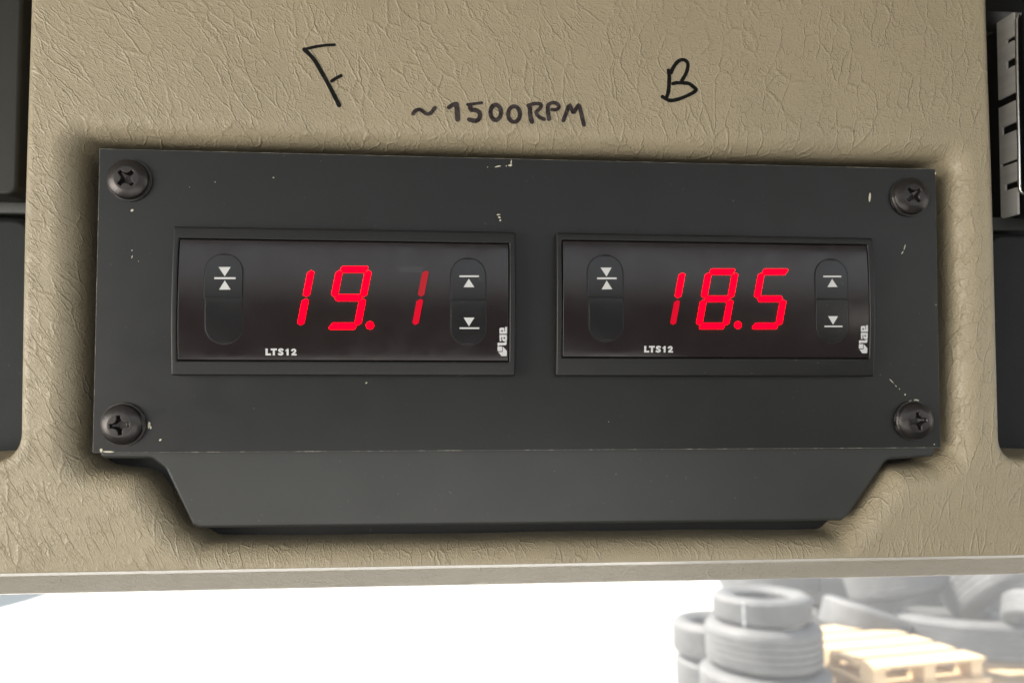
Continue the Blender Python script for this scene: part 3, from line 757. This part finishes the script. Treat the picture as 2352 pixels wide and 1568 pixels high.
    mb.v = top + bot; mb.f = [list(range(n))] + [[i, (i + 1) % n, n + (i + 1) % n, n + i] for i in range(n)]; mb.mi = [0] * (n + 1)
    B(mb, 'decimal_point', M_led)
    return r
fL = lambda x, y, z: S(*cropL(x, y), z)
cropR = crop(1254.2, 501.7)
fRt = lambda x, y, z: (lambda p: p)(S(*cropR(x, y), z))
controller(0, 0, 'left red display reading 19.1, its last digit dim', [('1', 828, {}, False), ('9', 1196, {}, False), ('1', 1566, {'a': M_led_faint, 'b': M_led_dim, 'c': M_led_mid}, True)],
           dict(p=(93, 182, 42, .197, 509.5), f=fL), (1334, 687, 25))
controller(82.35, .95, 'right red display reading 18.5', [('1', 760, {'c': M_led_mid}, False), ('8', 1101, {}, False), ('5', 1442, {}, False)],
           dict(p=(86, 174, 39, .182, 517), f=fRt), (1235, 685, 23))

# ------------------------------------------------------------------ devices beside the console column
# left: dark module above, ledge, dark module below
def roundbox(mb, x0, x1, y0, y1, z0, z1, r): mb.prism(fillet([(x0, y0), (x1, y0), (x1, y1), (x0, y1)], r), z0, z1)
q = U(38, 448, -9)
lm = MB(); roundbox(lm, -146, q[0], q[1], 110, -41.9, -9, 2.5); o = lm.build('side_module', M_olive, bevel=.8, base=(-130, 60, -9))
tag(o, 'dark brown module left of the tan column, upper', 'side module')
q1_, q2_ = U(52, 462, -16), U(52, 492, -16)
lm = MB(); lm.box(-146, q1_[0] + 6, q2_[1], q1_[1], -41.9, -16); o = lm.build('divider_ledge', M_ledge, console, bevel=.6)
q = U(48, 498, -12); q3 = U(40, 1120, -12)
lm = MB(); roundbox(lm, -146, q[0] + 3, q3[1], q[1], -41.9, -12, 5); o = lm.build('side_module', M_fascia, bevel=1.5, base=(-130, -20, -12))
tag(o, 'black module left of the tan column, lower, with rounded corner', 'side module')
# right: metal-sided device with slots and chrome trim
XW = U(2337, 250, -11)[0]
dev = emptyK('slotted_metal_device', (XW, 50, -11)); tag(dev, 'device with slotted grey metal side and thin chrome trim, right of the tan column', 'device')
def yf(py): return U(2336, py, -11)[1]
def zb(px, py):       # depth on the side wall plane x = XW seen at px
    lo_, hi_ = -80.0, 0.0
    for _ in range(40):
        m_ = (lo_ + hi_) / 2
        if U(px, py, m_)[0] < XW: hi_ = m_
        else: lo_ = m_
    return (lo_ + hi_) / 2
def zb(px, py):
    zc = np.linspace(-90, 5, 951); xx = np.array([U(px, py, z_)[0] for z_ in zc]); return float(zc[np.argmin(abs(xx - XW))])
ZBK = zb(2298, 200)
side = MB(); bands = []
slots = [(83, 93, zb(2316, 100)), (132, 151, ZBK + 3), (212, 231, ZBK), (280, 299, ZBK + 1), (365, 372, zb(2304, 380)), (415, 430, zb(2313, 430))]
ytop, ybot = yf(30), yf(492)
cur = ytop
def wallq(ya, yb, za, zb_): side.poly([(XW, ya, za), (XW, yb, za), (XW, yb, zb_), (XW, ya, zb_)])
for a_, b_, zz_ in slots:
    ya, yb = yf(a_), yf(b_)
    wallq(cur, ya, ZBK, -11)
    if zz_ > ZBK + .01: wallq(ya, yb, ZBK, zz_)
    cur = yb
wallq(cur, ybot, ZBK, -11)
o = side.build('metal_side', M_steel, dev, base=(XW, 50, -11)); sd = o.modifiers.new('s', 'SOLIDIFY'); sd.thickness = .0006; sd.offset = 1
bd = MB(); bd.box(XW + 2.5, XW + 26, ybot, ytop, -41.9, -12); bd.build('inner_body', M_black, dev, base=(XW, 50, -11))
fa = MB(); roundbox(fa, XW + 1.6, XW + 34, ybot - 3, 110, -11.2, -4, .6); fa.build('front_fascia', M_fascia, dev, base=(XW, 50, -11), bevel=.5)
# chrome trim: bent thin rod
cu = [U(2339.5, 34, -9.5), U(2335.5, 46, -9.5), U(2336, 120, -9.5), U(2338, 230, -9.5), U(2340.5, 330, -9.5), U(2342, 425, -9.5), U(2344.5, 440, -9.5), U(2352, 446, -9.5)]
vs = []; fs = []
for i, p in enumerate(cu):
    for k in range(8):
        t = 2 * math.pi * k / 8; vs.append((p[0] + .42 * math.cos(t), p[1], p[2] + .42 * math.sin(t)))
for i in range(len(cu) - 1):
    for k in range(8): fs.append([i * 8 + k, i * 8 + (k + 1) % 8, (i + 1) * 8 + (k + 1) % 8, (i + 1) * 8 + k])
mbc = MB(); mbc.v = vs; mbc.f = fs; mbc.mi = [0] * len(fs); mbc.build('chrome_trim', M_chrome, dev, base=(XW, 50, -11), smooth=True)
ld = MB(); a_ = U(2290, 498, -16); b_ = U(2290, 530, -16); ld.box(a_[0] - 4, 146, b_[1], a_[1], -41.9, -16); ld.build('divider_ledge', M_ledge, console, bevel=.5)
tpb = MB(); a_ = U(2290, 27, -30); tpb.box(a_[0] - 8, 146, a_[1], 112, -41.9, -30); tpb.build('top_ledge', M_olive, console)
a_ = U(2296, 536, -12); b_ = U(2300, 1100, -12)
rmod = MB(); roundbox(rmod, a_[0] - 3, 146, b_[1], a_[1], -41.9, -12, 4); o = rmod.build('side_module', M_fascia, bevel=1.2, base=(130, -20, -12))
tag(o, 'dark blue-grey module right of the tan column, below the slotted device', 'side module')

# ------------------------------------------------------------------ haze volume added to imitate veiling lens glare
HAZE = 0.026
bm = bmesh.new(); boxw(bm, -25, 25, -4, 30, -1, 3.2)
hm = bpy.data.materials.new('haze'); hm.use_nodes = True; ht = hm.node_tree; ht.nodes.clear()
ho = ht.nodes.new('ShaderNodeOutputMaterial'); pv = ht.nodes.new('ShaderNodeVolumePrincipled')
pv.inputs['Color'].default_value = (.97, .985, 1.0, 1); pv.inputs['Density'].default_value = HAZE; pv.inputs['Anisotropy'].default_value = .3
ht.links.new(pv.outputs[0], ho.inputs['Volume'])
hz = bmobj('haze', bm, hm); tag(hz, kind='stuff')
